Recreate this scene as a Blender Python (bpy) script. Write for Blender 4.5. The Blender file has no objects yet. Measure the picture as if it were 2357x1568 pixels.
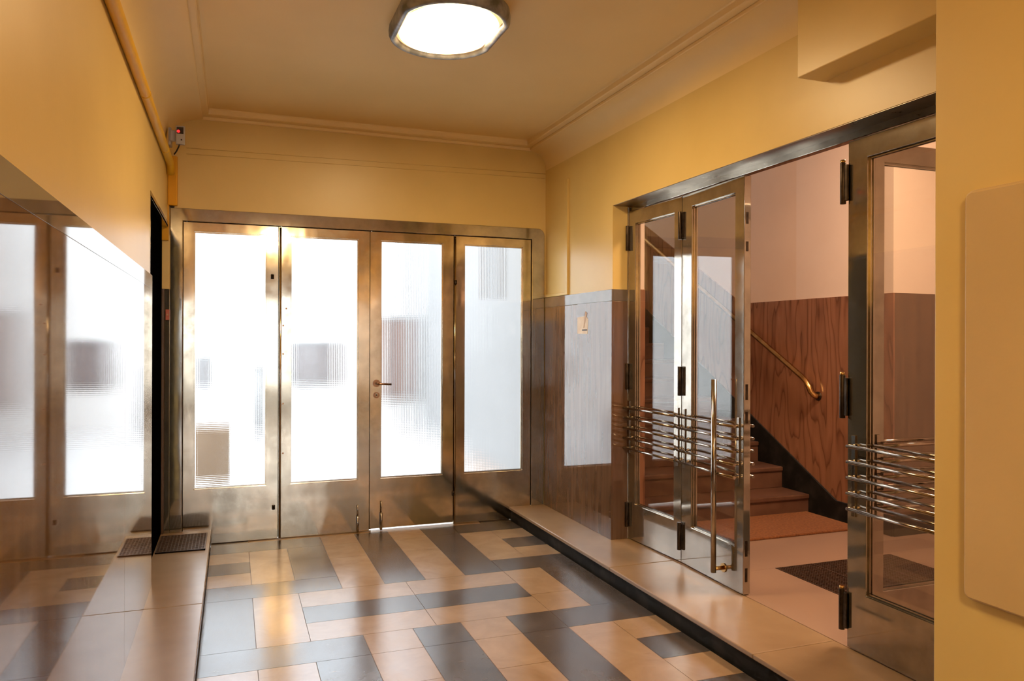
import bpy, bmesh, math, random
from mathutils import Vector, Matrix
random.seed(7)
scene = bpy.context.scene
COL = scene.collection
D = 5.584            # inner face of the end doors
XL, XR = -0.40, 2.33  # left marble face, right wall face
ZP = 0.10            # marble platforms
CEIL = 2.965

# ------------------------------------------------------------------ materials
def mat(name):
    m = bpy.data.materials.new(name); m.use_nodes = True
    nt = m.node_tree; nt.nodes.clear()
    out = nt.nodes.new('ShaderNodeOutputMaterial')
    return m, nt, out
def N(nt, t, **kw):
    n = nt.nodes.new(t)
    for k, v in kw.items():
        if k in n.inputs: n.inputs[k].default_value = v
        else: setattr(n, k, v)
    return n
def lk(nt, a, ao, b, bi): nt.links.new(a.outputs[ao], b.inputs[bi])
def c4(c): return (c[0], c[1], c[2], 1.0)
def coords(nt, scale=(1, 1, 1), rot=(0, 0, 0)):
    tc = N(nt, 'ShaderNodeTexCoord'); mp = N(nt, 'ShaderNodeMapping')
    mp.inputs['Scale'].default_value = scale; mp.inputs['Rotation'].default_value = rot
    lk(nt, tc, 'Object', mp, 'Vector'); return mp
def ramp(nt, src, so, stops):
    r = N(nt, 'ShaderNodeValToRGB'); e = r.color_ramp.elements
    while len(e) < len(stops): e.new(0.5)
    for k, (p, c) in enumerate(stops): e[k].position = p; e[k].color = c4(c)
    lk(nt, src, so, r, 'Fac'); return r
def bump(nt, src, so, b, strength, dist):
    n = N(nt, 'ShaderNodeBump'); n.inputs['Strength'].default_value = strength; n.inputs['Distance'].default_value = dist
    lk(nt, src, so, n, 'Height'); lk(nt, n, 'Normal', b, 'Normal'); return n
def solid(name, col, rough=0.5, metal=0.0, spec=0.5, coat=0.0):
    m, nt, out = mat(name)
    b = N(nt, 'ShaderNodeBsdfPrincipled')
    b.inputs['Base Color'].default_value = c4(col); b.inputs['Roughness'].default_value = rough
    b.inputs['Metallic'].default_value = metal; b.inputs['Specular IOR Level'].default_value = spec
    b.inputs['Coat Weight'].default_value = coat
    lk(nt, b, 'BSDF', out, 'Surface'); return m
def noisy(name, c1, c2, scale, rough=0.5, metal=0.0, stretch=(1, 1, 1), detail=4, lo=0.35, hi=0.65, bs=0.0, bd=0.01, bscale=None, spec=0.5, rough2=None, bstretch=None, distort=0.0):
    m, nt, out = mat(name)
    b = N(nt, 'ShaderNodeBsdfPrincipled'); b.inputs['Metallic'].default_value = metal
    b.inputs['Roughness'].default_value = rough; b.inputs['Specular IOR Level'].default_value = spec
    mp = coords(nt, stretch)
    t = N(nt, 'ShaderNodeTexNoise'); t.inputs['Scale'].default_value = scale; t.inputs['Detail'].default_value = detail
    t.inputs['Distortion'].default_value = distort
    lk(nt, mp, 'Vector', t, 'Vector')
    r = ramp(nt, t, 'Fac', [(lo, c1), (hi, c2)]); lk(nt, r, 'Color', b, 'Base Color')
    if rough2 is not None:
        mr = N(nt, 'ShaderNodeMapRange'); mr.inputs['From Min'].default_value = lo; mr.inputs['From Max'].default_value = hi
        mr.inputs['To Min'].default_value = rough; mr.inputs['To Max'].default_value = rough2
        lk(nt, t, 'Fac', mr, 'Value'); lk(nt, mr, 'Result', b, 'Roughness')
    if bs > 0:
        t2 = N(nt, 'ShaderNodeTexNoise'); t2.inputs['Scale'].default_value = bscale or scale; t2.inputs['Detail'].default_value = 2
        mp2 = coords(nt, bstretch or (1, 1, 1)); lk(nt, mp2, 'Vector', t2, 'Vector')
        bump(nt, t2, 'Fac', b, bs, bd)
    lk(nt, b, 'BSDF', out, 'Surface'); return m

PAINT = noisy('yellow_wall_paint', (.65, .455, .145), (.70, .50, .17), 1.6, .36, bs=.10, bd=.002, bscale=60, spec=.5)
PAINT_C = noisy('ceiling_paint', (.78, .575, .26), (.83, .62, .29), 1.2, .6, bs=.10, bd=.002, bscale=50, spec=.3)
ORANGE = noisy('orange_gloss_paint', (.62, .335, .008), (.67, .37, .014), 6, .6, spec=.25)
DEEPO = noisy('deep_orange_paint', (.62, .29, .006), (.68, .32, .01), 6, .5, spec=.25)
PINK = noisy('pale_pink_plaster', (.82, .67, .56), (.86, .71, .60), 2.0, .6)
PINK2 = noisy('yellowed_plaster', (.78, .60, .46), (.82, .64, .50), 2.0, .6)
MARBLE = noisy('brown_polished_marble', (.092, .045, .024), (.135, .070, .038), 5.0, .03, stretch=(4.0, 4.0, .35), detail=6, bs=.010, bd=.02, bscale=2.0, spec=.95)
BAND = noisy('grey_polished_marble', (.10, .08, .065), (.14, .115, .095), 6, .04, detail=6, spec=.95)
BLACKM = noisy('black_polished_marble', (.010, .009, .008), (.035, .030, .026), 9, .6, detail=8, lo=.45, hi=.85, spec=.12)
STONE = noisy('cream_marble_slab', (.23, .143, .078), (.285, .185, .104), 4.0, .26, detail=4, lo=.25, hi=.75)
STONE_H = noisy('pinkish_marble_floor', (.255, .155, .105), (.30, .188, .13), 2.0, .32, detail=3, lo=.2, hi=.8)
STAIR = noisy('red_brown_stair_stone', (.085, .036, .020), (.125, .058, .034), 8, .3, detail=6)
BLACK = solid('black_matte_paint', (.0015, .0015, .0015), .9, spec=0)
HINGE = noisy('dark_bronze', (.03, .02, .014), (.07, .048, .032), 30, .38, metal=.8)
CHROME = noisy('worn_nickel', (.33, .285, .235), (.48, .42, .355), 20, .14, metal=1.0)
BRASS = noisy('aged_brass', (.42, .24, .08), (.60, .38, .15), 14, .24, metal=1.0)
COPPER = noisy('worn_bronze_lever', (.24, .12, .06), (.36, .20, .11), 30, .3, metal=1.0)
RIM = noisy('lamp_rim_zinc', (.14, .145, .155), (.40, .40, .40), 14, .42, metal=.5, detail=6)
WHITE = solid('white_plastic', (.42, .385, .35), .45)
DARKP = solid('dark_plastic', (.03, .025, .025), .2)
PAPER = noisy('cream_paper', (.72, .58, .44), (.80, .68, .54), 20, .8)
TAPE = solid('brown_tape', (.42, .24, .10), .5)
INK = solid('dark_smudge', (.05, .03, .02), .6)
CABLE = solid('black_cable', (.02, .015, .01), .5)
COIR = noisy('coir_fibre', (.16, .05, .012), (.25, .085, .021), 60, .95, detail=6, bs=.8, bd=.01, bscale=220)
GRATE = noisy('dark_iron', (.05, .028, .018), (.10, .055, .036), 30, .45, metal=.5)
PIT = solid('grate_pit', (.012, .008, .006), .9)
WOODJ = noisy('dark_wood', (.07, .035, .018), (.12, .065, .035), 6, .3, stretch=(6, 6, .4))
CABINET = noisy('ochre_cabinet_paint', (.56, .385, .16), (.62, .43, .19), 1.5, .42, bs=.15, bd=.003, bscale=50)
JOINT = solid('tile_joint', (.10, .06, .035), .7)
RED = solid('red_plastic', (.45, .10, .05), .35)
PAVE = noisy('pale_paving', (.58, .57, .55), (.66, .65, .63), 3, .85)
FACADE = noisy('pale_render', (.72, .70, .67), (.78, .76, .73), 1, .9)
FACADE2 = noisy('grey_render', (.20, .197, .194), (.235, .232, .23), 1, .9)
DOORX = solid('red_brown_door_paint', (.20, .115, .09), .6)
DARKW = solid('dark_window_glass', (.19, .165, .16), .5, spec=.2)
CRATE = noisy('cardboard', (.12, .075, .042), (.15, .098, .056), 4, .8)

def metal(name, c1, c2, r1, r2, wave, mt=1.0):
    m, nt, out = mat(name)
    b = N(nt, 'ShaderNodeBsdfPrincipled'); b.inputs['Metallic'].default_value = mt
    mp = coords(nt, (1, 1, 1))
    t = N(nt, 'ShaderNodeTexNoise'); t.inputs['Scale'].default_value = 5; t.inputs['Detail'].default_value = 8; t.inputs['Roughness'].default_value = .65
    lk(nt, mp, 'Vector', t, 'Vector')
    r = ramp(nt, t, 'Fac', [(.3, c1), (.65, c2)]); lk(nt, r, 'Color', b, 'Base Color')
    mr = N(nt, 'ShaderNodeMapRange'); mr.inputs['From Min'].default_value = .3; mr.inputs['From Max'].default_value = .7
    mr.inputs['To Min'].default_value = r2; mr.inputs['To Max'].default_value = r1
    lk(nt, t, 'Fac', mr, 'Value'); lk(nt, mr, 'Result', b, 'Roughness')
    mp2 = coords(nt, (1.6, 1.6, .8))
    t2 = N(nt, 'ShaderNodeTexNoise'); t2.inputs['Scale'].default_value = 3.2; t2.inputs['Detail'].default_value = 1.5
    lk(nt, mp2, 'Vector', t2, 'Vector'); bump(nt, t2, 'Fac', b, wave, .05)
    lk(nt, b, 'BSDF', out, 'Surface'); return m
BRONZE = metal('polished_nickel_bronze', (.39, .325, .24), (.64, .545, .415), .07, .17, .06)
BRONZE2 = metal('flat_nickel_bronze', (.31, .28, .24), (.50, .455, .39), .035, .10, .018, .88)
SOFFIT = metal('dull_bronze_sheet', (.30, .25, .19), (.42, .36, .28), .26, .36, .03)

def veined():
    m, nt, out = mat('veined_red_marble')
    b = N(nt, 'ShaderNodeBsdfPrincipled'); b.inputs['Roughness'].default_value = .16; b.inputs['Specular IOR Level'].default_value = .5
    mp = coords(nt, (1, 1, .18))
    n1 = N(nt, 'ShaderNodeTexNoise'); n1.inputs['Scale'].default_value = 2.8; n1.inputs['Detail'].default_value = 3
    lk(nt, mp, 'Vector', n1, 'Vector')
    w = N(nt, 'ShaderNodeMath', operation='MULTIPLY'); w.inputs[1].default_value = 13.0; lk(nt, n1, 'Fac', w, 0)
    fr = N(nt, 'ShaderNodeMath', operation='FRACT'); lk(nt, w, 'Value', fr, 0)
    r = ramp(nt, fr, 'Value', [(0, (.36, .16, .085)), (.5, (.41, .185, .10)), (.82, (.33, .14, .075)), (.94, (.20, .08, .042)), (1, (.36, .16, .085))])
    n2 = N(nt, 'ShaderNodeTexNoise'); n2.inputs['Scale'].default_value = 14; n2.inputs['Detail'].default_value = 6
    lk(nt, mp, 'Vector', n2, 'Vector')
    mx = N(nt, 'ShaderNodeMix', data_type='RGBA', blend_type='MULTIPLY'); mx.inputs[0].default_value = .5
    nt.links.new(r.outputs['Color'], mx.inputs[6]); nt.links.new(n2.outputs['Fac'], mx.inputs[7])
    nt.links.new(mx.outputs[2], b.inputs['Base Color'])
    mr = N(nt, 'ShaderNodeMix', data_type='RGBA'); lk(nt, b, 'BSDF', out, 'Surface'); return m
VEIN = veined()

def tile(name, c1, c2, scr):
    m, nt, out = mat(name)
    b = N(nt, 'ShaderNodeBsdfPrincipled'); b.inputs['Specular IOR Level'].default_value = .55
    mp = coords(nt, (1, 1, 1))
    t = N(nt, 'ShaderNodeTexNoise'); t.inputs['Scale'].default_value = 4.5; t.inputs['Detail'].default_value = 9; t.inputs['Roughness'].default_value = .62; t.inputs['Distortion'].default_value = .6
    lk(nt, mp, 'Vector', t, 'Vector')
    r = ramp(nt, t, 'Fac', [(.3, c1), (.7, c2)])
    mp2 = coords(nt, (3, 14, 1), (0, 0, .5))
    t2 = N(nt, 'ShaderNodeTexNoise'); t2.inputs['Scale'].default_value = 3; t2.inputs['Detail'].default_value = 8
    lk(nt, mp2, 'Vector', t2, 'Vector')
    f = ramp(nt, t2, 'Fac', [(.66, (0, 0, 0)), (.8, (1, 1, 1))])
    mx = N(nt, 'ShaderNodeMix', data_type='RGBA'); nt.links.new(f.outputs['Color'], mx.inputs[0])
    nt.links.new(r.outputs['Color'], mx.inputs[6]); mx.inputs[7].default_value = c4(scr)
    nt.links.new(mx.outputs[2], b.inputs['Base Color'])
    mr = N(nt, 'ShaderNodeMapRange'); mr.inputs['To Min'].default_value = .13; mr.inputs['To Max'].default_value = .30
    lk(nt, t, 'Fac', mr, 'Value'); lk(nt, mr, 'Result', b, 'Roughness')
    lk(nt, b, 'BSDF', out, 'Surface'); return m
LIGHT_T = tile('cream_floor_tile', (.225, .142, .078), (.29, .19, .11), (.20, .12, .065))
DARK_T = tile('grey_floor_tile', (.042, .032, .026), (.072, .055, .045), (.125, .095, .07))

def schlick(nt, f0):
    lw = N(nt, 'ShaderNodeLayerWeight'); lw.inputs['Blend'].default_value = .5
    pw = N(nt, 'ShaderNodeMath', operation='POWER'); pw.inputs[1].default_value = 5.0; lk(nt, lw, 'Facing', pw, 0)
    mr = N(nt, 'ShaderNodeMapRange'); mr.inputs['To Min'].default_value = f0; mr.inputs['To Max'].default_value = 1.0
    lk(nt, pw, 'Value', mr, 'Value'); return mr
def clear_glass():
    m, nt, out = mat('clear_door_glass')
    tr = N(nt, 'ShaderNodeBsdfTransparent'); tr.inputs['Color'].default_value = (.92, .91, .89, 1)
    gl = N(nt, 'ShaderNodeBsdfGlossy'); gl.inputs['Roughness'].default_value = .01; gl.inputs['Color'].default_value = (1, 1, 1, 1)
    fr = schlick(nt, .06)
    mx = N(nt, 'ShaderNodeMixShader'); lk(nt, fr, 'Result', mx, 'Fac'); lk(nt, tr, 'BSDF', mx, 1); lk(nt, gl, 'BSDF', mx, 2)
    lk(nt, mx, 'Shader', out, 'Surface'); return m
CLEAR = clear_glass()
def pattern_glass():
    m, nt, out = mat('cross_reeded_glass')
    tc = N(nt, 'ShaderNodeTexCoord'); sx = N(nt, 'ShaderNodeSeparateXYZ'); lk(nt, tc, 'Object', sx, 'Vector')
    def wave(ax):
        a = N(nt, 'ShaderNodeMath', operation='MULTIPLY'); a.inputs[1].default_value = 2 * math.pi / .0125; lk(nt, sx, ax, a, 0)
        s = N(nt, 'ShaderNodeMath', operation='SINE'); lk(nt, a, 'Value', s, 0); return s
    s1, s2 = wave('X'), wave('Z')
    ad = N(nt, 'ShaderNodeMath', operation='ADD'); lk(nt, s1, 'Value', ad, 0); lk(nt, s2, 'Value', ad, 1)
    gl = N(nt, 'ShaderNodeBsdfRefraction'); gl.inputs['Roughness'].default_value = .07; gl.inputs['IOR'].default_value = 1.3
    gl.inputs['Color'].default_value = (.98, .99, 1, 1)
    bp = N(nt, 'ShaderNodeBump'); bp.inputs['Strength'].default_value = .4; bp.inputs['Distance'].default_value = .0012
    lk(nt, ad, 'Value', bp, 'Height'); lk(nt, bp, 'Normal', gl, 'Normal')
    go = N(nt, 'ShaderNodeBsdfGlossy'); go.inputs['Roughness'].default_value = .08
    fr = schlick(nt, .03)
    mx = N(nt, 'ShaderNodeMixShader'); lk(nt, fr, 'Result', mx, 'Fac'); lk(nt, gl, 'BSDF', mx, 1); lk(nt, go, 'BSDF', mx, 2)
    lk(nt, mx, 'Shader', out, 'Surface'); return m
PATTERN = pattern_glass()
def diffuser(name, core, edge, r0, r1):
    m, nt, out = mat(name)
    tc = N(nt, 'ShaderNodeTexCoord'); mp = N(nt, 'ShaderNodeMapping'); mp.inputs['Scale'].default_value = (1 / .24, 1 / .32, 0)
    lk(nt, tc, 'Object', mp, 'Vector')
    ln = N(nt, 'ShaderNodeVectorMath', operation='LENGTH'); lk(nt, mp, 'Vector', ln, 0)
    r = ramp(nt, ln, 'Value', [(r0, (1, 1, 1)), (r1, (0, 0, 0))])
    mx = N(nt, 'ShaderNodeMix', data_type='RGBA'); nt.links.new(r.outputs['Color'], mx.inputs[0])
    mx.inputs[6].default_value = c4(edge); mx.inputs[7].default_value = c4(core)
    e = N(nt, 'ShaderNodeEmission'); nt.links.new(mx.outputs[2], e.inputs['Color']); e.inputs['Strength'].default_value = 1.0
    lk(nt, e, 'Emission', out, 'Surface'); return m
LAMPW = 80.0
LAMP = diffuser('opal_lamp_glass', (LAMPW, LAMPW * .71, LAMPW * .38), (1.6, .9, .38), .72, 1.02)
HALLW = 165.0
LAMP_B = diffuser('opal_lamp_glass_near', (LAMPW * 2.3, LAMPW * 1.64, LAMPW * .86), (1.6, .9, .38), .72, 1.02)
LAMP_H = diffuser('hall_lamp_glass', (HALLW, HALLW * .71, HALLW * .48), (6, 4, 2.2), .8, 1.1)
def led():
    m, nt, out = mat('red_led'); e = N(nt, 'ShaderNodeEmission'); e.inputs['Color'].default_value = (1, .03, .03, 1); e.inputs['Strength'].default_value = 1.6
    lk(nt, e, 'Emission', out, 'Surface'); return m
LED = led()

# ------------------------------------------------------------------ mesh helpers
class MB:
    def __init__(s): s.bm = bmesh.new()
    def box(s, x0, x1, y0, y1, z0, z1, mi=0):
        v = [s.bm.verts.new((x, y, z)) for x in (x0, x1) for y in (y0, y1) for z in (z0, z1)]
        for q in ((0, 1, 3, 2), (4, 6, 7, 5), (0, 4, 5, 1), (2, 3, 7, 6), (0, 2, 6, 4), (1, 5, 7, 3)):
            f = s.bm.faces.new([v[i] for i in q]); f.material_index = mi
        return s
    def quad(s, pts, mi=0):
        f = s.bm.faces.new([s.bm.verts.new(p) for p in pts]); f.material_index = mi; return s
    def prism(s, pts, axis, a0, a1, mi=0):
        """closed polygon in the two axes other than axis, extruded a0..a1"""
        def P(p, a):
            l = list(p); l.insert(axis, a); return l
        v0 = [s.bm.verts.new(P(p, a0)) for p in pts]; v1 = [s.bm.verts.new(P(p, a1)) for p in pts]
        n = len(pts)
        s.bm.faces.new(v0).material_index = mi; s.bm.faces.new(v1[::-1]).material_index = mi
        for i in range(n):
            f = s.bm.faces.new([v0[i], v1[i], v1[(i + 1) % n], v0[(i + 1) % n]]); f.material_index = mi
        return s
    def ring(s, outer, inner, y0, y1):
        """frame between two closed loops (x,z) of equal count, thickness y0..y1"""
        n = len(outer)
        L = [[s.bm.verts.new((p[0], y, p[1])) for p in lp] for lp in (outer, inner) for y in (y0, y1)]
        o0, o1, i0, i1 = L
        for k in range(n):
            j = (k + 1) % n
            for q in ((o0[k], o0[j], i0[j], i0[k]), (o1[k], i1[k], i1[j], o1[j]), (o0[k], o1[k], o1[j], o0[j]), (i0[k], i0[j], i1[j], i1[k])):
                s.bm.faces.new(q)
        return s
    def tube(s, path, r, seg=12, caps=True):
        path = [Vector(p) for p in path]; rings = []
        t0 = (path[1] - path[0]).normalized()
        up = Vector((0, 0, 1)) if abs(t0.z) < .9 else Vector((1, 0, 0))
        n = t0.cross(up).normalized()
        for i, p in enumerate(path):
            a = path[max(i - 1, 0)]; b = path[min(i + 1, len(path) - 1)]
            t = (b - a).normalized(); n = (n - t * n.dot(t)).normalized(); bn = t.cross(n)
            rr = r[i] if isinstance(r, (list, tuple)) else r
            rings.append([s.bm.verts.new(p + (n * math.cos(2 * math.pi * k / seg) + bn * math.sin(2 * math.pi * k / seg)) * rr) for k in range(seg)])
        for a, b in zip(rings, rings[1:]):
            for k in range(seg):
                f = s.bm.faces.new((a[k], a[(k + 1) % seg], b[(k + 1) % seg], b[k])); f.smooth = True
        if caps:
            s.bm.faces.new(rings[0][::-1]); s.bm.faces.new(rings[-1])
        return s
    def disc(s, c, axis, r, depth, seg=24):
        c = Vector(c); a = Vector(axis)
        return s.tube([c, c + a * depth], r, seg)
    def build(s, name, mats, parent=None, bevel=0.0, segs=2, smooth=False):
        bmesh.ops.recalc_face_normals(s.bm, faces=s.bm.faces)
        me = bpy.data.meshes.new(name); s.bm.to_mesh(me); s.bm.free()
        for m in (mats if isinstance(mats, (list, tuple)) else [mats]): me.materials.append(m)
        if smooth:
            for p in me.polygons: p.use_smooth = True
        o = bpy.data.objects.new(name, me); COL.objects.link(o)
        if parent is not None: o.parent = parent
        if bevel > 0:
            md = o.modifiers.new('edge', 'BEVEL'); md.width = bevel; md.segments = segs; md.limit_method = 'ANGLE'; md.angle_limit = math.radians(40)
            md.harden_normals = False
        return o
def tag(o, label, cat, group=None, kind=None):
    if label: o['label'] = label
    if cat: o['category'] = cat
    if group: o['group'] = group
    if kind: o['kind'] = kind
    return o
def thing(name, label, cat, loc=(0, 0, 0), rz=0.0, group=None, kind=None):
    o = bpy.data.objects.new(name, None); COL.objects.link(o); o.empty_display_size = .1
    o.location = loc; o.rotation_euler = (0, 0, rz)
    return tag(o, label, cat, group, kind)
def struct(o, label, cat): return tag(o, label, cat, None, 'structure')

# ------------------------------------------------------------------ floor
PX, PY = .24, .2387
GX = [-.137 + PX * i for i in range(10)]
def gx(i): return -.137 + PX * i
def gy(j): return 5.302 - PY * j
fl = MB()
fl.box(-.137, 2.03, -5.2, D + .03, -.06, -.0015, 2); fl.box(-.60, -.1375, -5.2, D, -.06, -.021, 2); fl.box(2.0305, 2.54, -.2, D, -.06, -.021, 2)
T = []   # (i0,i1,j0,j1,dark)
for k in range(-1, 6):
    b = 8 * k
    for (i0, i1, j0, j1, d) in (
        (0, 1, 0, 1, 0), (0, 1, 1, 2, 1), (0, 1, 2, 3, 0), (1, 2, 0, 3, 0), (2, 3, 0, 3, 1), (0, 3, 3, 4, 1),
        (3, 4, 0, 1.4, 0), (3, 4, 1.4, 4, 0), (4, 5, 0, 4, 1), (5, 6, 0, 1.4, 0), (5, 6, 1.4, 4, 0), (6, 7, 0, 4, 1),
        (7, 8, 0, 3, 0), (8, 9, 0, 1, 0), (8, 9, 1, 2, 1), (8, 9, 2, 3, 0), (7, 9, 3, 4, 1),
        (0, 1, 4, 7, 1), (1, 2, 4, 7, 0), (2, 4.5, 4, 5, 0), (4.5, 7, 4, 5, 0), (2, 4.5, 5, 6, 1), (4.5, 7, 5, 6, 1),
        (2, 4.5, 6, 7, 0), (4.5, 7, 6, 7, 0), (7, 8, 4, 5.9, 0), (7, 8, 5.9, 7, 0), (8, 9, 4, 7, 1),
        (0, 3, 7, 8, 1), (3, 4, 7, 8, 0), (4, 5, 7, 8, 1), (5, 6, 7, 8, 0), (6, 7, 7, 8, 1), (7, 9, 7, 8, 1)):
        T.append((i0, i1, j0 + b, j1 + b, d))
g = .0013
for (i0, i1, j0, j1, d) in T:
    ya, yb = gy(j1), gy(j0)
    if ya > D or yb < -5.1: continue
    yb = min(yb, D + .03); ya = max(ya, -5.2)
    x1 = gx(i1) if i1 < 9 else 2.032
    if i0 == 0 and i1 <= 1: pass
    fl.box(gx(i0) + g, x1 - g, ya + g, yb - g, -.02, 0.0, d)
struct(fl.build('floor', [LIGHT_T, DARK_T, JOINT]), 'polished cream and grey patterned tile floor of the lobby', 'floor')

# left ledge and right platform
l = MB(); ys = [-5.2, -3.4, -1.6, .2, 1.9, 3.0, 4.04, D + .02]
for a, b in zip(ys, ys[1:]): l.box(-.47, -.137, a + .0007, b - .0007, .07, ZP, 0)
l.box(-.47, -.141, -5.2, D + .02, -.02, .07, 1)
struct(l.build('marble_ledge', [STONE, WOODJ], bevel=.004), 'low cream marble ledge along the left wall', 'ledge')
p = MB(); ys = [1.0, 2.62, 3.9, D + .005]
p.box(2.03, 2.60, -.2, 1.0, .078, ZP, 0)
for a, b in zip(ys, ys[1:]): p.box(2.03, 2.46, a + .0007, b - .0007, .078, ZP, 0)
p.box(2.044, 2.50, -.2, D + .005, -.02, .078, 1)
struct(p.build('marble_step', [STONE, BLACKM], bevel=.005), 'cream marble step with black riser along the right side of the lobby', 'step')
h = MB()
h.box(2.461, 6.2, .6, 2.55, .04, ZP, 0)
h.box(2.461, 2.92, 2.551, 3.57, .04, ZP, 0); h.box(3.78, 6.2, 2.551, 3.57, .04, ZP, 0)
h.box(2.461, 6.2, 3.571, 8.4, .04, ZP, 0); h.box(2.461, 6.2, .6, 8.4, -.05, .039, 0)
struct(h.build('hall_floor', [STONE_H]), 'cream marble floor of the stair hall beyond the glass doors', 'floor')

# ------------------------------------------------------------------ walls
w = MB()
w.box(-.70, -.412, -5.2, 4.42, 0, 3.1); w.box(-.70, -.412, 4.42, D, 2.165, 3.1); w.box(-.9, -.60, 4.42, D, 0, 2.165)
struct(w.build('wall_left', [PAINT]), 'yellow painted plaster wall on the left above the marble', 'wall')
w = MB()
w.box(-.9, -.377, D, D + .25, 0, 2.262); w.box(2.28, 2.54, D + .0, D + .25, 0, 2.262); w.box(-.9, 2.54, D, D + .25, 2.262, 3.1)
struct(w.build('wall_end', [PAINT]), 'yellow end wall above the metal folding doors', 'wall')
w = MB()
w.box(XR, 2.54, 4.443, D, 0, 3.1); w.box(XR, 2.54, 1.72, 4.443, 2.286, 3.1); w.box(XR, 2.54, .9, 1.895, ZP, 3.1)
struct(w.build('wall_right', [PAINT]), 'yellow right hand wall around the stair hall opening', 'wall')
w = MB(); w.box(2.0, 2.54, -5.2, 1.726, -.02, 3.1)
struct(w.build('wall_pier', [PAINT], bevel=.004), 'yellow pier with a cabinet at the right edge', 'wall')
w = MB(); w.box(2.194, 2.335, 1.70, 2.555, 2.492, 3.05)
struct(w.build('beam', [PAINT], bevel=.004), 'boxed beam under the ceiling above the stair hall doors', 'beam')
w = MB()
w.box(-.9, -.35, -5.4, -5.2, 0, 2.35); w.box(1.75, 2.6, -5.4, -5.2, 0, 2.35); w.box(-.9, 2.6, -5.4, -5.2, 2.35, 3.1)
struct(w.build('wall_back', [PAINT]), 'yellow wall at the other end of the passage', 'wall')
c = MB()
c.box(-.40, XR, -5.2, D, CEIL, CEIL + .06)
struct(c.build('ceiling', [PAINT_C]), 'plain ochre ceiling above the lobby', 'ceiling')
# coves along the two long walls, stepped moulding around the ceiling field
def cove(name, xw, sgn, r, label):
    prof = [(0.0006, CEIL - .07 - r - .02)] + [(.001 + r * (1 - math.cos(a)), CEIL - .07 - r + r * math.sin(a)) for a in [math.pi / 2 * k / 16 for k in range(17)]]
    b = MB(); rows = [[b.bm.verts.new((xw + sgn * e, y, z)) for y in (-5.2, D)] for e, z in prof]
    for r0, r1 in zip(rows, rows[1:]):
        f = b.bm.faces.new((r0[0], r0[1], r1[1], r1[0])); f.smooth = True
    return struct(b.build(name, [PAINT_C]), label, 'trim')
RL, RR = .20, .125
cove('trim_1', -.412, 1, RL, 'curved plaster cove between left wall and ceiling')
cove('trim_13', XR, -1, RR, 'curved plaster cove between right wall and ceiling')
zl = CEIL - .07
prof = [(-.004, zl), (.012, zl), (.016, zl + .004), (.016, zl + .018), (.012, zl + .023), (.034, zl + .026), (.046, zl + .028), (.052, zl + .033), (.053, zl + .062), (.058, zl + .068), (.075, CEIL)]
b = MB(); rows = []
for (e, z) in prof:
    xl, xr, ye = -.412 + RL + e, XR - RR - e, D - max(e, -.001)
    rows.append([b.bm.verts.new(v) for v in ((xl, -5.2, z), (xl, ye, z), (xr, ye, z), (xr, -5.2, z))])
for r0, r1 in zip(rows, rows[1:]):
    for k in range(3): b.bm.faces.new((r0[k], r0[k + 1], r1[k + 1], r1[k]))
struct(b.build('trim_2', [PAINT_C]), 'stepped plaster moulding around the ceiling field', 'trim')
m = MB(); m.tube([(-.30, D - .001, 2.695), (2.325, D - .001, 2.725)], .0022, 6); m.tube([(-.30, D - .001, 2.655), (2.325, D - .001, 2.688)], .0018, 6)
struct(m.build('trim_14', [PAINT]), 'two thin painted ridges across the end wall', 'trim')

# marble wainscots
w = MB(); ys = [-5.2, -1.0, 1.2, 3.35, 4.412]
for a, b in zip(ys, ys[1:]):
    w.box(-.413, XL, a + .0009, b - .0009, ZP, 1.6647, 0); w.box(-.413, XL, a + .0009, b - .0009, 1.6655, 1.737, 1)
struct(w.build('trim_3', [MARBLE, BAND], bevel=.0005), 'polished brown marble wainscot on the left wall', 'trim')
w = MB()
w.box(2.318, 2.332, 4.4305, D - .016, ZP, 1.660, 0); w.box(2.318, 2.332, 4.4305, D - .016, 1.662, 1.737, 1)
w.box(2.332, 2.436, 4.4305, 4.444, ZP, 1.660, 0); w.box(2.332, 2.436, 4.4305, 4.444, 1.662, 1.737, 1)
struct(w.build('trim_4', [MARBLE, BAND], bevel=.0012), 'polished brown marble wainscot on the right wall beside the end doors', 'trim')

# ------------------------------------------------------------------ end doors: surround
def rect(x0, x1, z0, z1): return [(x0, z0), (x1, z0), (x1, z1), (x0, z1)]
s = MB()
# U shaped surround with one rounded corner
outer = [(-.398, .1), (-.398, 2.285)]
rc = .055
for k in range(9):
    a = math.pi / 2 * (1 - k / 8); outer.append((2.317 - rc + rc * math.cos(a), 2.285 - rc + rc * math.sin(a)))
outer += [(2.317, .1)]
inner = [(2.209, .1), (2.209, 2.199), (-.319, 2.199), (-.319, .1)]
s.prism(outer + inner, 1, D - .014, D + .05)
struct(s.build('trim_5', [BRONZE2], bevel=.004), 'nickel bronze surround of the end doors', 'trim')

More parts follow.
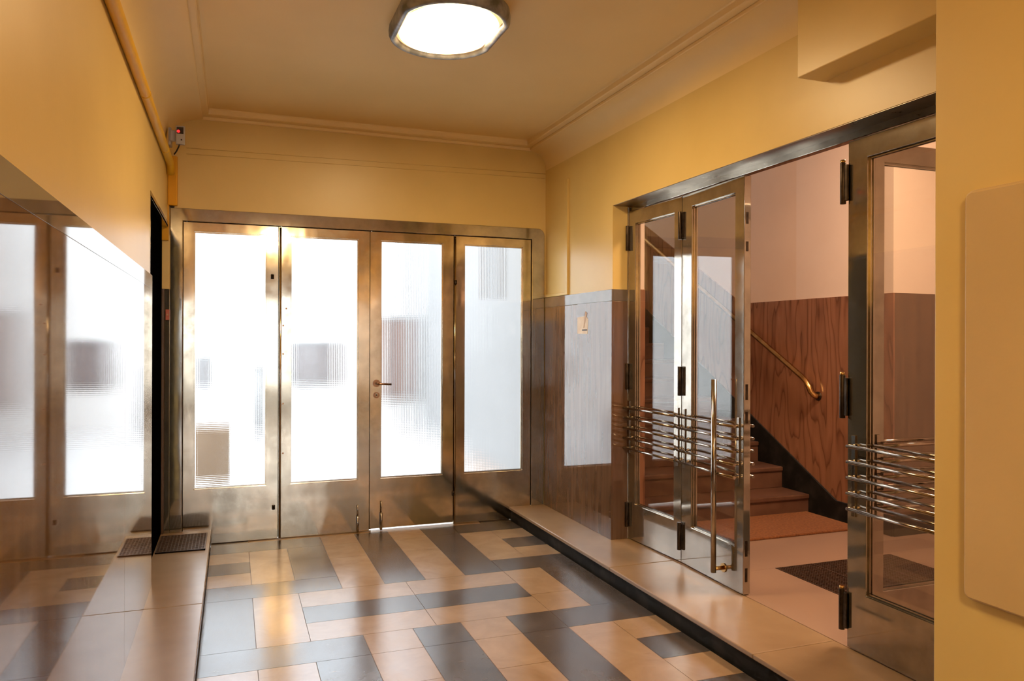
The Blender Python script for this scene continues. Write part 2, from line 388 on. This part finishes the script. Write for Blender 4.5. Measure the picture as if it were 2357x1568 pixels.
def leaf(name, label, cat, w, z0, z1, hole, loc, rz, frame_mat, pane_mat, thick=.042, ph=.008, parts=True):
    t = thing(name, label, cat, loc, rz, None, 'structure')
    a0, a1, g0, g1 = hole
    m = MB(); m.ring(rect(.0015, w - .0015, z0, z1), rect(a0, a1, g0, g1), 0, thick)
    m.build('door_frame', [frame_mat], t, bevel=.003)
    m = MB(); e = .007
    for y0, y1 in ((.012, .017), (.027, .032)):
        m.ring(rect(a0 - .001, a1 + .001, g0 - .001, g1 + .001), rect(a0 + e, a1 - e, g0 + e, g1 - e), y0, y1)
    m.build('glazing_bead', [frame_mat], t)
    m = MB(); m.box(a0 + .001, a1 - .001, .018, .018 + ph, g0 + .001, g1 - .001); m.build('door_pane', [pane_mat], t)
    return t
edges = [-.317, .30, .94, 1.576, 2.207]
holes = [(-.249, .219), (.383, .857), (1.021, 1.491), (1.661, 2.137)]
labs = ['leftmost metal folding door leaf of the end doors beside the black door', 'second metal folding door leaf from the left in the end wall with a foot bolt and no handle',
        'third metal folding door leaf of the end wall with lever handle and lock', 'rightmost metal folding door leaf of the end wall beside the marble step']
LV = []
for k in range(4):
    x0, x1 = edges[k], edges[k + 1]
    z0 = .016 if k == 2 else .002
    LV.append(leaf('door_%d' % (k + 1), labs[k], 'door', x1 - x0, z0, 2.195, (holes[k][0] - x0, holes[k][1] - x0, .383, 2.133), (x0, D, 0), 0, BRONZE, PATTERN))
for k in range(4):
    wd_ = edges[k + 1] - edges[k]
    m = MB(); m.box(wd_ - .02, wd_ + .018, .0425, .050, .02 if k == 2 else .004, 2.215)
    if k == 0: m.box(-.02, .02, .0425, .050, .004, 2.215)
    m.box(.021, wd_ - .021, .0425, .050, 2.17, 2.215)
    if k != 2: m.box(.021, wd_ - .021, .0425, .050, -.02, .03)
    m.build('light_leak_strip', [HINGE], LV[k])  # dark strips added behind the leaves to block daylight leaking through the gaps
# hinge rods on the fold between leaves 1|2 and 3|4
for k, xr in ((1, .012), (3, .010)):
    MB().tube([(xr, .000, .004), (xr, .000, 2.19)], .008, 10).build('hinge_rod', [BRONZE], LV[k])
# keyhole plates, studs
def keyplate(t, x, z):
    o = MB().tube([(x, -.001, z - .016), (x, -.001, z + .016)], .011, 12).build('keyhole_plate', [HINGE], t)
    MB().disc((x + .001, -.0125, z + .004), (0, 1, 0), .004, .004, 10).build('keyhole', [BLACK], o)
keyplate(LV[0], .30 - .317 + .592, 1.842); keyplate(LV[0], .587, .225)
keyplate(LV[2], 1.612 - .94 - .022, 1.842); keyplate(LV[2], .645 - .01, .235)
m = MB()
for (x, z) in ((.04, 1.62), (.02, 1.50), (.02, 1.30), (.02, .95), (.02, .60)): m.disc((x + .012, -.002, z), (0, 1, 0), .006, .004, 10)
m.build('stud', [COPPER], LV[1])
# foot bolts
def bolt(t, x, h):
    m = MB(); m.box(x - .012, x + .012, -.004, .001, .012, h * .6); m.tube([(x, -.010, .004), (x, -.010, h * .62)], .009, 10); m.tube([(x, -.010, h * .6), (x, -.010, h)], .005, 8)
    m.build('foot_bolt', [CHROME], t)
bolt(LV[1], .855 - .30, .20); bolt(LV[2], .085, .215)
# lever handle and lock
hz = 1.082
m = MB(); m.disc((.049, 0, hz), (0, -1, 0), .027, .010, 24); rose = m.build('handle_rose', [COPPER], LV[2])
MB().tube([(.049, -.008, hz), (.049, -.050, hz), (.053, -.058, hz - .001), (.062, -.062, hz - .002), (.148, -.062, hz - .006)], .0085, 12).build('lever', [COPPER], rose)
m = MB(); m.disc((.049, 0, .996), (0, -1, 0), .023, .006, 24); lk_ = m.build('lock_rose', [COPPER], LV[2])
m = MB(); m.disc((.049, -.004, 1.002), (0, -1, 0), .009, .006, 16); m.box(.044, .054, -.010, -.004, .982, 1.0); m.build('lock_cylinder', [CHROME], lk_)

# ------------------------------------------------------------------ stair hall doors
s = MB()
s.box(2.452, 2.494, 1.895, 4.4435, 2.253, 2.286)       # head rail
s.box(2.436, 2.494, 4.4495, 4.4555, ZP, 2.253)
s.box(2.436, 2.448, 4.430, 4.4495, ZP, 2.279)
s.box(2.448, 2.494, 1.86, 1.8945, ZP, 2.253)
so = MB(); so.box(2.334, 2.4525, 1.895, 4.443, 2.2835, 2.2865); struct(so.build('trim_15', [SOFFIT]), 'metal lined soffit over the stair hall doors', 'trim')
struct(s.build('trim_6', [BRONZE2], bevel=.002), 'nickel bronze frame of the stair hall doors', 'trim')

HZ = [(1.998, 2.15), (1.086, 1.246), (.186, .336)]
def hinge(t, x, z0, z1, wl=.034, wr=.034):
    m = MB(); m.box(x - wl, x + wr, -.006, .002, z0, z1)
    m.tube([(x, -.013, z0 - .005), (x, -.013, z1 + .005)], .0125, 14)
    m.box(x - wl + .006, x + wr - .006, -.010, -.003, z0 + .003, z1 - .003)
    o = m.build('hinge', [HINGE], t, bevel=.001)
    return o
def bars(t, x0, x1, brs, both=True):
    """five push bars with the bracket posts that hold them"""
    zs = [.962 - .0655 * k for k in range(5)]
    for sgn, yf in ((-1, 0.0), (1, .042)):
        yb = yf + sgn * .036
        for z in zs:
            m = MB(); m.tube([(x0, yb, z), (x1, yb, z)], .0076, 12); m.build('push_bar', [CHROME], t)
        for bx in brs:
            m = MB(); m.box(bx - .010, bx + .010, min(yf, yf + sgn * .007), max(yf, yf + sgn * .007), zs[-1] - .035, zs[0] + .045)
            for z in zs: m.tube([(bx, yf, z), (bx, yb, z)], .0075, 8)
            m.build('bar_bracket', [CHROME], t, bevel=.001)
WA = .616
FX = 2.450
A = leaf('door_5', 'glazed metal door leaf hinged to the marble jamb of the stair hall opening, five bars and no pull handle', 'door', WA, ZP + .006, 2.248, (.098, WA - .078, .340, 2.163), (FX - .0085, 4.448, 0), -math.pi / 2 + math.radians(2.0), BRONZE2, CLEAR, ph=.006)
B = leaf('door_6', 'glazed metal door leaf of the stair hall with vertical pull handle and a free edge', 'door', .600, ZP + .006, 2.248, (.104, .600 - .078, .335, 2.172), (FX + .0132, 3.831, 0), -math.pi / 2 - math.radians(1.75), BRONZE2, CLEAR, ph=.006)
C_ = leaf('door_7', 'glazed metal door leaf partly hidden by the yellow pier at the right edge', 'door', .632, ZP + .006, 2.248, (.104, .632 - .09, .352, 2.162), (FX, 2.540, 0), -math.pi / 2, BRONZE2, CLEAR, ph=.006)
Dd = leaf('door_8', 'folded back glazed door leaf standing inside the hall, seen through the leaf beside the pier', 'door', .616, ZP + .006, 2.248, (.095, .616 - .08, .340, 2.163), (FX + .055, 2.490, 0), 0, BRONZE2, CLEAR, ph=.006)
for z0, z1 in HZ:
    hinge(A, .023, z0, z1, .006, .014)
    hinge(B, 0.0, z0, z1)
for z0, z1 in HZ:
    m = MB(); m.tube([(-.018, -.010, z0 - .012), (-.018, -.010, z1 + .012)], .0125, 14)
    m.box(-.018, .012, -.010, .001, z0, z1); m.box(-.004, .012, -.016, .001, z0, z1)
    hg = m.build('hinge', [HINGE], C_, bevel=.0015)
    MB().tube([(-.018, -.010, z1 + .010), (-.018, -.010, z1 + .024)], .0105, 12).build('hinge_cap', [BRASS], hg)
bars(A, -.010, WA - .02, (.03, WA - .035))
bars(B, .012, .575, (.036, .560))
bars(C_, .035, .62, (.04, .58))
bars(Dd, .03, .59, (.06, .56))
# pull handle
hx, hy = .43, -.064
m = MB(); m.tube([(hx, hy, .178), (hx, hy, 1.198)], .0145, 16)
pull = m.build('pull_handle', [CHROME], B)
m = MB(); m.tube([(hx, hy, .198), (hx, .001, .198)], .011, 12); m.disc((hx, 0, .198), (0, -1, 0), .024, .006, 20)
m.build('handle_foot', [BRASS], pull)
m = MB(); m.tube([(hx, hy, .9), (hx, -.042, .9)], .009, 10); m.tube([(hx, hy, .765), (hx, -.042, .765)], .009, 10); m.build('handle_stay', [CHROME], pull)
# lock holes on the free edge of leaf B
m = MB(); xe = .5987
for z0, z1 in ((2.0, 2.06), (1.86, 1.91), (1.10, 1.18), (.98, 1.04), (.30, .38), (.17, .24)): m.box(xe - .004, xe + .0012, .012, .026, z0, z1)
m.build('latch_plate', [HINGE], B)

# ------------------------------------------------------------------ left doorway
m = MB(); m.box(-.50, -.448, 4.40, D - .002, ZP, 2.165)
struct(m.build('door_9', [BLACK], bevel=.003), 'black painted side door in the left wall', 'door')
m = MB(); m.box(-.447, -.409, 4.422, D - .042, 2.148, 2.1645); m.box(-.413, -.409, 4.422, D - .042, 2.148, 2.186); m.box(-.421, -.411, 4.424, 4.434, 1.74, 2.165)
struct(m.build('trim_7', [CHROME], bevel=.002), 'bright metal edge over the black door', 'trim')
m = MB(); m.box(-.448, -.432, D - .028, D - .001, ZP, 1.735); 
struct(m.build('trim_8', [WOODJ], bevel=.002), 'dark wooden jamb between black door and end doors', 'trim')
m = MB(); m.box(-.447, -.399, D - .020, D - .001, 1.737, 2.10)
struct(m.build('trim_9', [PAINT], bevel=.002), 'painted jamb strip over the dark wooden jamb', 'trim')
m = MB(); m.box(-.431, -.399, D - .016, D - .001, ZP, 1.735)
struct(m.build('trim_10', [BRONZE2], bevel=.002), 'metal strip beside the left leg of the end door surround', 'trim')

t = thing('bell_push', 'small red button plate on the metal strip beside the black door', 'button', (-.412, D - .016, 1.565))
MB().box(-.012, .012, -.008, .001, -.035, .035).build('plate', [RED], t, bevel=.002)
MB().disc((0, -.008, .0), (0, -1, 0), .006, .004, 12).build('button', [TAPE], t)

# orange conduit run in the left corner
t = thing('conduit', 'orange painted pipe running under the cove on the left wall', 'pipe', (-.3868, 3.0, 2.545))
m = MB(); m.tube([(0, y, 0) for y in (-8.1, -6, -4, -2, 0, 1, 2.1, 2.35)] + [(0.0, 2.42, -.02), (0, 2.45, -.06)], .024, 18); m.build('pipe', [ORANGE], t)
for y in (-2.0, -.6, .9, 2.0):
    m = MB(); m.tube([(0, y, 0), (0, y + .022, 0)], .0254, 18); m.build('pipe_clip', [ORANGE], t)
m = MB(); m.box(-.412, -.352, D - .045, D - .001, 2.295, 2.625)
tag(m.build('junction_cover', [DEEPO], bevel=.006), 'orange painted cover box in the corner above the end doors', 'cover box')
m = MB(); m.box(-.447, -.405, D - .040, D - .021, 2.06, 2.30)
tag(m.build('cable_channel', [DEEPO], bevel=.003), 'thin orange channel hanging below the corner cover box', 'cable channel')
m = MB(); m.box(-.399, -.375, D - .030, D - .001, 2.285, 2.293); m.tube([(-.392, D - .012, 2.29), (-.390, D - .012, 2.345)], .008, 8); m.box(-.398, -.372, D - .02, D - .001, 2.288, 2.318)
tag(m.build('door_closer_stub', [HINGE], bevel=.002), 'small dark metal stub on top of the end door surround below the orange cover', 'bracket')

# sensor
t = thing('motion_sensor', 'small white sensor box with red light in the upper left corner', 'sensor', (-.322, D - .27, 2.705))
m = MB(); m.box(-.024, .030, -.045, -.012, -.062, .056); m.build('housing', [WHITE], t, bevel=.005)
m = MB(); m.box(-.018, .022, -.0475, -.044, .004, .046); win = m.build('sensor_window', [DARKP], t, bevel=.001)
m = MB(); m.disc((-.008, -.0495, .018), (0, 1, 0), .0095, .003, 14); m.build('indicator_light', [LED], win)
m = MB(); m.disc((.010, -.047, -.034), (0, 1, 0), .005, .003, 10); m.build('screw', [HINGE], t)
m = MB(); m.box(-.058, -.024, -.020, .0, -.04, .03); m.tube([(-.04, -.01, .0), (-.055, .06, -.02)], .012, 10); m.box(-.070, -.052, .0, .09, -.06, .05); m.build('wall_bracket', [WHITE], t, bevel=.003)
m = MB(); m.tube([(-.002, -.03, -.06), (-.008, -.02, -.075), (-.022, 0, -.10), (-.036, .01, -.118)], .0045, 8); m.build('cable', [CABLE], t)

# white trunking L on right wall
t = thing('cable_trunking', 'thin yellow painted cable trunking on the right wall beside the end doors', 'trunking', (XR, 5.15, 1.74))
MB().box(-.016, .001, -.018, .018, 0, .86).build('upright', [PAINT], t, bevel=.003)
MB().box(-.012, .001, .018, D - 5.152, 0, .022).build('branch', [PAINT], t, bevel=.003)

# torn notice on right wainscot
t = thing('notice', 'torn cream paper notice with brown tape on the right marble', 'notice', (2.318, 4.87, 1.51))
m = MB(); pts = [(.085, -.060), (-.080, -.062), (-.088, .040), (-.05, .066), (-.02, .062), (.02, .060), (.085, .056)]
m.prism(pts, 0, -.0012, .0004); m.build('paper', [PAPER], t)
m = MB(); m.prism([(-.015, -.02), (-.03, -.02), (-.075, .085), (-.045, .095)], 0, -.002, -.0013); m.build('tape_strip', [TAPE], t)
m = MB(); m.box(-.0025, -.0013, -.075, .005, -.040, -.030); m.build('smudge', [INK], t)

# ------------------------------------------------------------------ pier cabinet
t = thing('meter_cabinet', 'flat ochre cabinet door with rounded corners on the yellow pier', 'cabinet', (2.0, 1.12, .665))
def rrect(y0, y1, z0, z1, r, n=6):
    out = []
    for cy, cz, a0 in ((y1 - r, z1 - r, 0), (y0 + r, z1 - r, 90), (y0 + r, z0 + r, 180), (y1 - r, z0 + r, 270)):
        for k in range(n + 1):
            a = math.radians(a0 + 90 * k / n); out.append((cy + r * math.cos(a), cz + r * math.sin(a)))
    return out
m = MB(); m.prism(rrect(-.5, .488, 0, 1.165, .02), 0, -.022, .001); m.build('cabinet_door', [CABINET], t, bevel=.005)
m = MB(); m.prism(rrect(-.51, .493, -.006, 1.171, .024), 0, -.010, .001); m.build('cabinet_frame', [CABINET], t, bevel=.003)

# ------------------------------------------------------------------ ceiling lamp
def barrel(hw, hl, sag, r=.1, n=12):
    a, k = hw - r, 9; pts = []
    def quad_pts():
        out = []
        R_ = (a * a + sag * sag) / (2 * sag); am = math.asin(a / R_)
        out.append((a + r, 0.0)); out.append((a + r, hl * .5))
        for q in range(k + 1):
            t = q / k * (math.pi / 2 - am); out.append((a + r * math.cos(t), hl + r * math.sin(t)))
        for q in range(1, n + 1):
            t = am * (1 - q / n); out.append(((R_ + r) * math.sin(t), hl + sag - R_ + (R_ + r) * math.cos(t)))
        return out
    q = quad_pts()
    pts = q + [(-x, y) for x, y in q[-2::-1]]
    return pts + [(-x, -y) for x, y in pts[1:-1]]
def lamp(name, label, loc, dm, group=None):
    t = thing(name, label, 'lamp', loc, 0, group)
    HW, HL, SG, RD = .262, .15, .115, .10
    def off(d): return [Vector(p) for p in barrel(HW - d, HL, SG, RD - d)]
    prof = [(0.004, 0), (0.0, -.03), (.002, -.055), (.008, -.068), (.018, -.073), (.029, -.071), (.037, -.062), (.040, -.045)]
    m = MB(); rows = [[m.bm.verts.new((q.x, q.y, z)) for q in off(d)] for d, z in prof]
    for r0, r1 in zip(rows, rows[1:]):
        for k in range(len(r0)):
            f = m.bm.faces.new((r0[k], r0[(k + 1) % len(r0)], r1[(k + 1) % len(r0)], r1[k])); f.smooth = True
    m.build('lamp_rim', [RIM], t)
    m = MB(); rows = []
    inner = off(.038)
    for sc, z in ((1, -.048), (.97, -.055), (.9, -.061), (.75, -.066), (.5, -.069), (.25, -.070)):
        rows.append([m.bm.verts.new((q.x * sc, q.y * sc, z)) for q in inner])
    for r0, r1 in zip(rows, rows[1:]):
        for k in range(len(r0)):
            f = m.bm.faces.new((r0[k], r0[(k + 1) % len(r0)], r1[(k + 1) % len(r0)], r1[k])); f.smooth = True
    m.bm.faces.new(rows[-1])
    m.build('lamp_diffuser', [dm], t)
    return t
lamp('ceiling_lamp', 'lit oval opal ceiling lamp with grey metal rim over the lobby', (.980, 3.585, CEIL), LAMP)
lamp('ceiling_lamp', 'second opal ceiling lamp further back along the passage', (.6, -.7, CEIL), LAMP_B)

# ------------------------------------------------------------------ stair hall
SX = 4.15
w = MB()
w.box(SX, SX + .2, 3.9, 4.837, 0, 5.2, 0); w.box(SX, SX + .2, 4.837, 8.6, 0, 5.2, 1)
struct(w.build('wall_stair', [PINK, PINK2]), 'pale pink plaster wall beside the stairs', 'wall')
w = MB(); w.box(SX + .2, 6.4, 3.9, 4.1, 0, 3.4)
struct(w.build('wall_hall_end', [PINK]), 'pale plaster wall at the right of the stair hall', 'wall')
w = MB(); w.box(6.2, 6.4, .4, 4.1, 0, 3.4); w.box(2.4, 6.4, .4, .6, 0, 3.4)
struct(w.build('wall_hall_side', [PINK]), 'plaster walls closing the stair hall', 'wall')
w = MB(); w.box(2.541, 2.56, 4.431, 8.6, ZP, 5.2); w.box(2.541, 2.56, .6, 1.895, ZP, 3.4); w.box(2.541, 2.56, 1.895, 4.431, 2.287, 5.2); w.box(2.496, 2.541, 4.431, 4.4425, ZP, 2.286)
struct(w.build('wall_hall_inner', [PINK]), 'hall side of the wall around the glass doors', 'wall')
w = MB(); w.box(2.54, 2.8, 8.4, 8.6, 0, 5.2); w.box(4.05, SX + .2, 8.4, 8.6, 0, 5.2); w.box(2.8, 4.05, 8.4, 8.6, 0, 2.9); w.box(2.8, 4.05, 8.4, 8.6, 4.85, 5.2)
struct(w.build('wall_stair_end', [PINK]), 'plaster wall at the head of the stairs', 'wall')
w = MB(); w.box(2.4, 6.4, .4, 4.6, 3.3, 3.4); w.box(2.4, SX + .2, 4.6, 8.6, 5.1, 5.2); w.box(2.4, SX + .2, 4.55, 4.6, 3.3, 5.2)
struct(w.build('ceiling_hall', [PINK]), 'plain ceiling of the stair hall', 'ceiling')
GO, RI, Y0, Z0 = .297, .163, 4.65, .238
sl = RI / GO
# veined wainscot: level, then rising with the stairs
w = MB()
yb = 5.50
w.prism([(3.9 - .012, ZP), (8.4, ZP), (8.4, 1.727 + (8.4 - yb) * sl), (yb, 1.727), (3.9 - .012, 1.727)], 0, SX - .012, SX + .001)
struct(w.build('trim_11', [VEIN], bevel=.001), 'veined red brown marble wainscot in the stair hall', 'trim')
w = MB(); w.box(SX + .001, 6.2, 3.888, 3.901, ZP, 1.727)
struct(w.build('trim_16', [MARBLE], bevel=.001), 'dark brown marble wainscot on the wall at the right of the stair hall', 'trim')
w = MB(); w.box(2.490, 2.541, 4.420, 4.431, ZP, 1.74); w.box(2.541, 2.56, 4.420, 4.431, ZP, 1.74)
struct(w.build('trim_12', [VEIN]), 'marble jamb lining inside the stair hall opening', 'trim')
# black skirting rising along the stairs
w = MB()
def skz(y): return .241 + (y - 4.385) * .548
w.prism([(3.885, ZP), (8.4, ZP), (8.4, skz(8.4)), (4.385, .241), (3.885, .236)], 0, SX - .026, SX - .010)
w.box(SX - .012, 6.2, 3.872, 3.890, ZP, .236)
struct(w.build('baseboard_stair', [BLACKM], bevel=.002), 'black marble skirting rising along the stairs', 'baseboard')
t = thing('added_stair_window', 'unseen stair window added for daylight on the stair wall', 'window', (3.425, 8.45, 2.9), 0, None, 'structure')  # out of view, added so daylight neutralises the upper stair wall
m = MB(); m.ring(rect(-.625, .625, 0, 1.95), rect(-.57, .57, .055, 1.895), 0, .06); m.box(-.02, .02, .005, .055, .055, 1.895); m.build('window_frame', [WOODJ], t)
m = MB(); m.box(-.571, .571, .027, .033, .054, 1.896); m.build('window_pane', [CLEAR], t)
st = thing('staircase', 'red brown stone stairs rising behind the glass doors', 'stairs', (3.4, Y0, ZP))
for k in range(11):
    y = GO * k; z = Z0 - ZP + RI * k
    zb = 0.0 if k == 0 else z - RI - .0
    m = MB(); m.box(-.80, SX - .027 - 3.4, y + .014, y + GO + (.02 if k < 10 else .4), max(0.0, zb - .0), z - .035)
    stp = m.build('step', [STAIR], st)
    m = MB(); m.box(-.80, SX - .027 - 3.4, y, y + GO + .012, z - .035, z); m.build('tread', [STAIR], stp, bevel=.008)
# handrail
hr = thing('handrail', 'brass handrail descending along the stair wall', 'handrail', (SX - .07, 4.66, 1.115))
yy = [3.6, 2.6, 1.6, .8, .3, .06]
path = [(0, y, y * .566) for y in yy] + [(0, .02, .010), (0, -.02, -.02), (.002, -.045, -.06), (.006, -.06, -.095), (.02, -.072, -.118), (.04, -.08, -.126), (.062, -.082, -.126)]
m = MB(); m.tube(path, .021, 16); m.build('rail', [BRASS], hr)
m = MB(); m.tube([(.05, -.082, -.126), (.058, -.082, -.126)], .034, 18); m.build('wall_rose', [HINGE], hr)
for y in (2.9, 1.4):
    m = MB(); m.tube([(.0, y, y * .566 - .015), (.02, y, y * .566 - .05), (.058, y, y * .566 - .06)], .008, 8); m.build('rail_bracket', [BRASS], hr)
# coir mat
m = MB(); m.box(3.04, 4.075, 4.10, 4.625, ZP, ZP + .018)
tag(m.build('doormat', [COIR], bevel=.006), 'orange brown coir mat at the foot of the stairs', 'doormat')

def grate(name, label, x0, x1, y0, y1, z, step, seams):
    t = thing(name, label, 'floor grate', ((x0 + x1) / 2, (y0 + y1) / 2, z))
    hx, hy = (x1 - x0) / 2, (y1 - y0) / 2
    MB().box(-hx + .001, hx - .001, -hy + .001, hy - .001, -.0072, -.0067).build('pan', [PIT], t)
    m = MB(); n = int((x1 - x0) / step); bw = step * .16
    for k in range(n + 1):
        x = -hx + (x1 - x0) * k / n; m.box(max(x - bw, -hx), min(x + bw, hx), -hy, hy, -.0066, .0)
    n2 = int((y1 - y0) / step)
    for k in range(n2 + 1):
        y = -hy + (y1 - y0) * k / n2; m.box(-hx, hx, max(y - bw, -hy), min(y + bw, hy), -.0064, .0012)
    m.build('lattice', [GRATE], t)
    m = MB()
    for sx in seams: m.box(sx - .004, sx + .004, -hy, hy, -.004, .002)
    m.box(-hx, -hx + .006, -hy, hy, -.01, .0015); m.box(hx - .006, hx, -hy, hy, -.01, .0015); m.box(-hx, hx, -hy, -hy + .006, -.01, .0015); m.box(-hx, hx, hy - .006, hy, -.01, .0015)
    m.build('edge_bar', [GRATE], t)
    return t
grate('floor_grate', 'dark iron foot grate set into the stair hall floor', 2.922, 3.778, 2.552, 3.569, ZP, .017, (-.17, .17))
grate('floor_grate', 'small dark grate on the ledge in front of the black door', -.440, -.157, 5.055, 5.475, ZP + .0074, .019, ())
lamp('ceiling_lamp', 'opal ceiling lamp of the stair hall above the grate', (3.5, 2.7, 3.3), LAMP_H)

# ------------------------------------------------------------------ back doors of the passage (seen mirrored in the metal)
bx = [-.35, .175, .70, 1.225, 1.75]
for k in range(4):
    x0, x1 = bx[k], bx[k + 1]
    leaf('door_%d' % (k + 10), '%s door leaf from the left wall in the glazed doors behind the camera' % ('first', 'second', 'third', 'fourth')[k], 'door', x1 - x0, .003, 2.345, (.06, x1 - x0 - .06, .35, 2.27), (x0, -5.30, 0), 0, BRONZE2, PATTERN)

# ------------------------------------------------------------------ outside
m = MB(); m.box(-25, 30, D + .05, 40, -.2, -.02); m.box(-25, 30, -40, -5.42, -.2, -.02)
struct(m.build('ground', [PAVE]), 'pale paving outside the doors', 'ground')
m = MB(); m.box(-9, 3.3, 12.5, 13.5, -.02, 3.4)
struct(m.build('exterior_wall', [FACADE]), 'pale rendered wall across the yard', 'wall')
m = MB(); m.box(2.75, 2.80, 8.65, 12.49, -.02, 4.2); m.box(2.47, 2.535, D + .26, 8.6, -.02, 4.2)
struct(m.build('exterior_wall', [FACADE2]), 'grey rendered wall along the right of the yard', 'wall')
def win(name, label, x0, x1, z0, z1):
    t = thing(name, label, 'window', ((x0 + x1) / 2, 12.5, z0), 0, None, 'structure'); hw = (x1 - x0) / 2; h = z1 - z0
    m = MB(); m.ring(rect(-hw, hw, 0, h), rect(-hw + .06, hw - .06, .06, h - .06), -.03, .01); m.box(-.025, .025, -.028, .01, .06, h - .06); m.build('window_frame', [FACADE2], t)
    m = MB(); m.box(-hw + .061, hw - .061, -.012, -.006, .061, h - .061); m.build('window_pane', [DARKW], t)
win('window_1', 'grey window across the yard behind the second patterned pane', .86, 1.62, .66, 1.38)
win('window_2', 'small dark window across the yard behind the leftmost patterned pane', -.56, -.30, .66, 1.15)
t = thing('door_14', 'red brown door across the yard behind the third patterned pane', 'door', (2.45, 12.5, -.02), 0, None, 'structure')
m = MB(); m.box(-.20, .20, -.05, .01, .45, 1.75); m.build('door_panel', [DOORX], t, bevel=.01)
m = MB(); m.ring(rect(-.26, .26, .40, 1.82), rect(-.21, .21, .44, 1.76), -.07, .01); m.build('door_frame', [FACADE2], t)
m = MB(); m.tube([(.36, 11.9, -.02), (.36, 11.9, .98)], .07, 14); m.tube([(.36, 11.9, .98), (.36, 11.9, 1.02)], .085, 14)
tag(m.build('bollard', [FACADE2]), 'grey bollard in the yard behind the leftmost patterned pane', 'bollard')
t = thing('downpipe', 'dark rainwater hopper and pipe high on the yard wall behind the rightmost pane', 'pipe', (2.444, 7.2, 1.82))
m = MB(); m.tube([(0, 0, 0), (0, 0, 2.3)], .027, 14); m.build('pipe', [DARKW], t)
m = MB(); m.box(-.05, .026, -.05, .05, .9, 1.05); m.build('hopper', [DARKW], t, bevel=.01)
m = MB(); m.box(-.36, -.02, 8.0, 8.35, -.02, .53)
tag(m.build('cardboard_box', [CRATE], bevel=.01), 'brown box outside behind the leftmost patterned pane', 'box')

# ------------------------------------------------------------------ light and camera
wd = bpy.data.worlds.new('overcast_sky'); scene.world = wd; wd.use_nodes = True
bg = wd.node_tree.nodes['Background']; bg.inputs['Color'].default_value = (.86, .93, 1.0, 1); bg.inputs['Strength'].default_value = 7.0

F_, YAW, ROLL = 1750.0, math.radians(20.15), math.radians(.186)
cam = bpy.data.cameras.new('camera'); co = bpy.data.objects.new('camera', cam); COL.objects.link(co)
cam.sensor_fit = 'HORIZONTAL'; cam.sensor_width = 36.0; cam.lens = 36.0 * F_ / 2357.0; cam.clip_start = .02
fw = Vector((math.sin(YAW), math.cos(YAW), 0)); rt = Vector((math.cos(YAW), -math.sin(YAW), 0)); up = Vector((0, 0, 1))
r2 = rt * math.cos(ROLL) + up * math.sin(ROLL); u2 = up * math.cos(ROLL) - rt * math.sin(ROLL)
M = Matrix((r2, u2, -fw)).transposed().to_4x4(); M.translation = (0, 0, 1.4)
co.matrix_world = M
scene.camera = co
scene.view_settings.view_transform = 'Standard'; scene.view_settings.look = 'None'
scene.view_settings.exposure = 0.0; scene.view_settings.gamma = 1.0; scene.view_settings.use_curve_mapping = False
cy = scene.cycles
cy.use_denoising = True; cy.max_bounces = 10; cy.diffuse_bounces = 4; cy.glossy_bounces = 5; cy.transmission_bounces = 8; cy.transparent_max_bounces = 16
cy.use_adaptive_sampling = True; cy.adaptive_threshold = .02; cy.use_light_tree = False; cy.adaptive_min_samples = 16
cy.sample_clamp_indirect = 8.0; cy.blur_glossy = 0.0
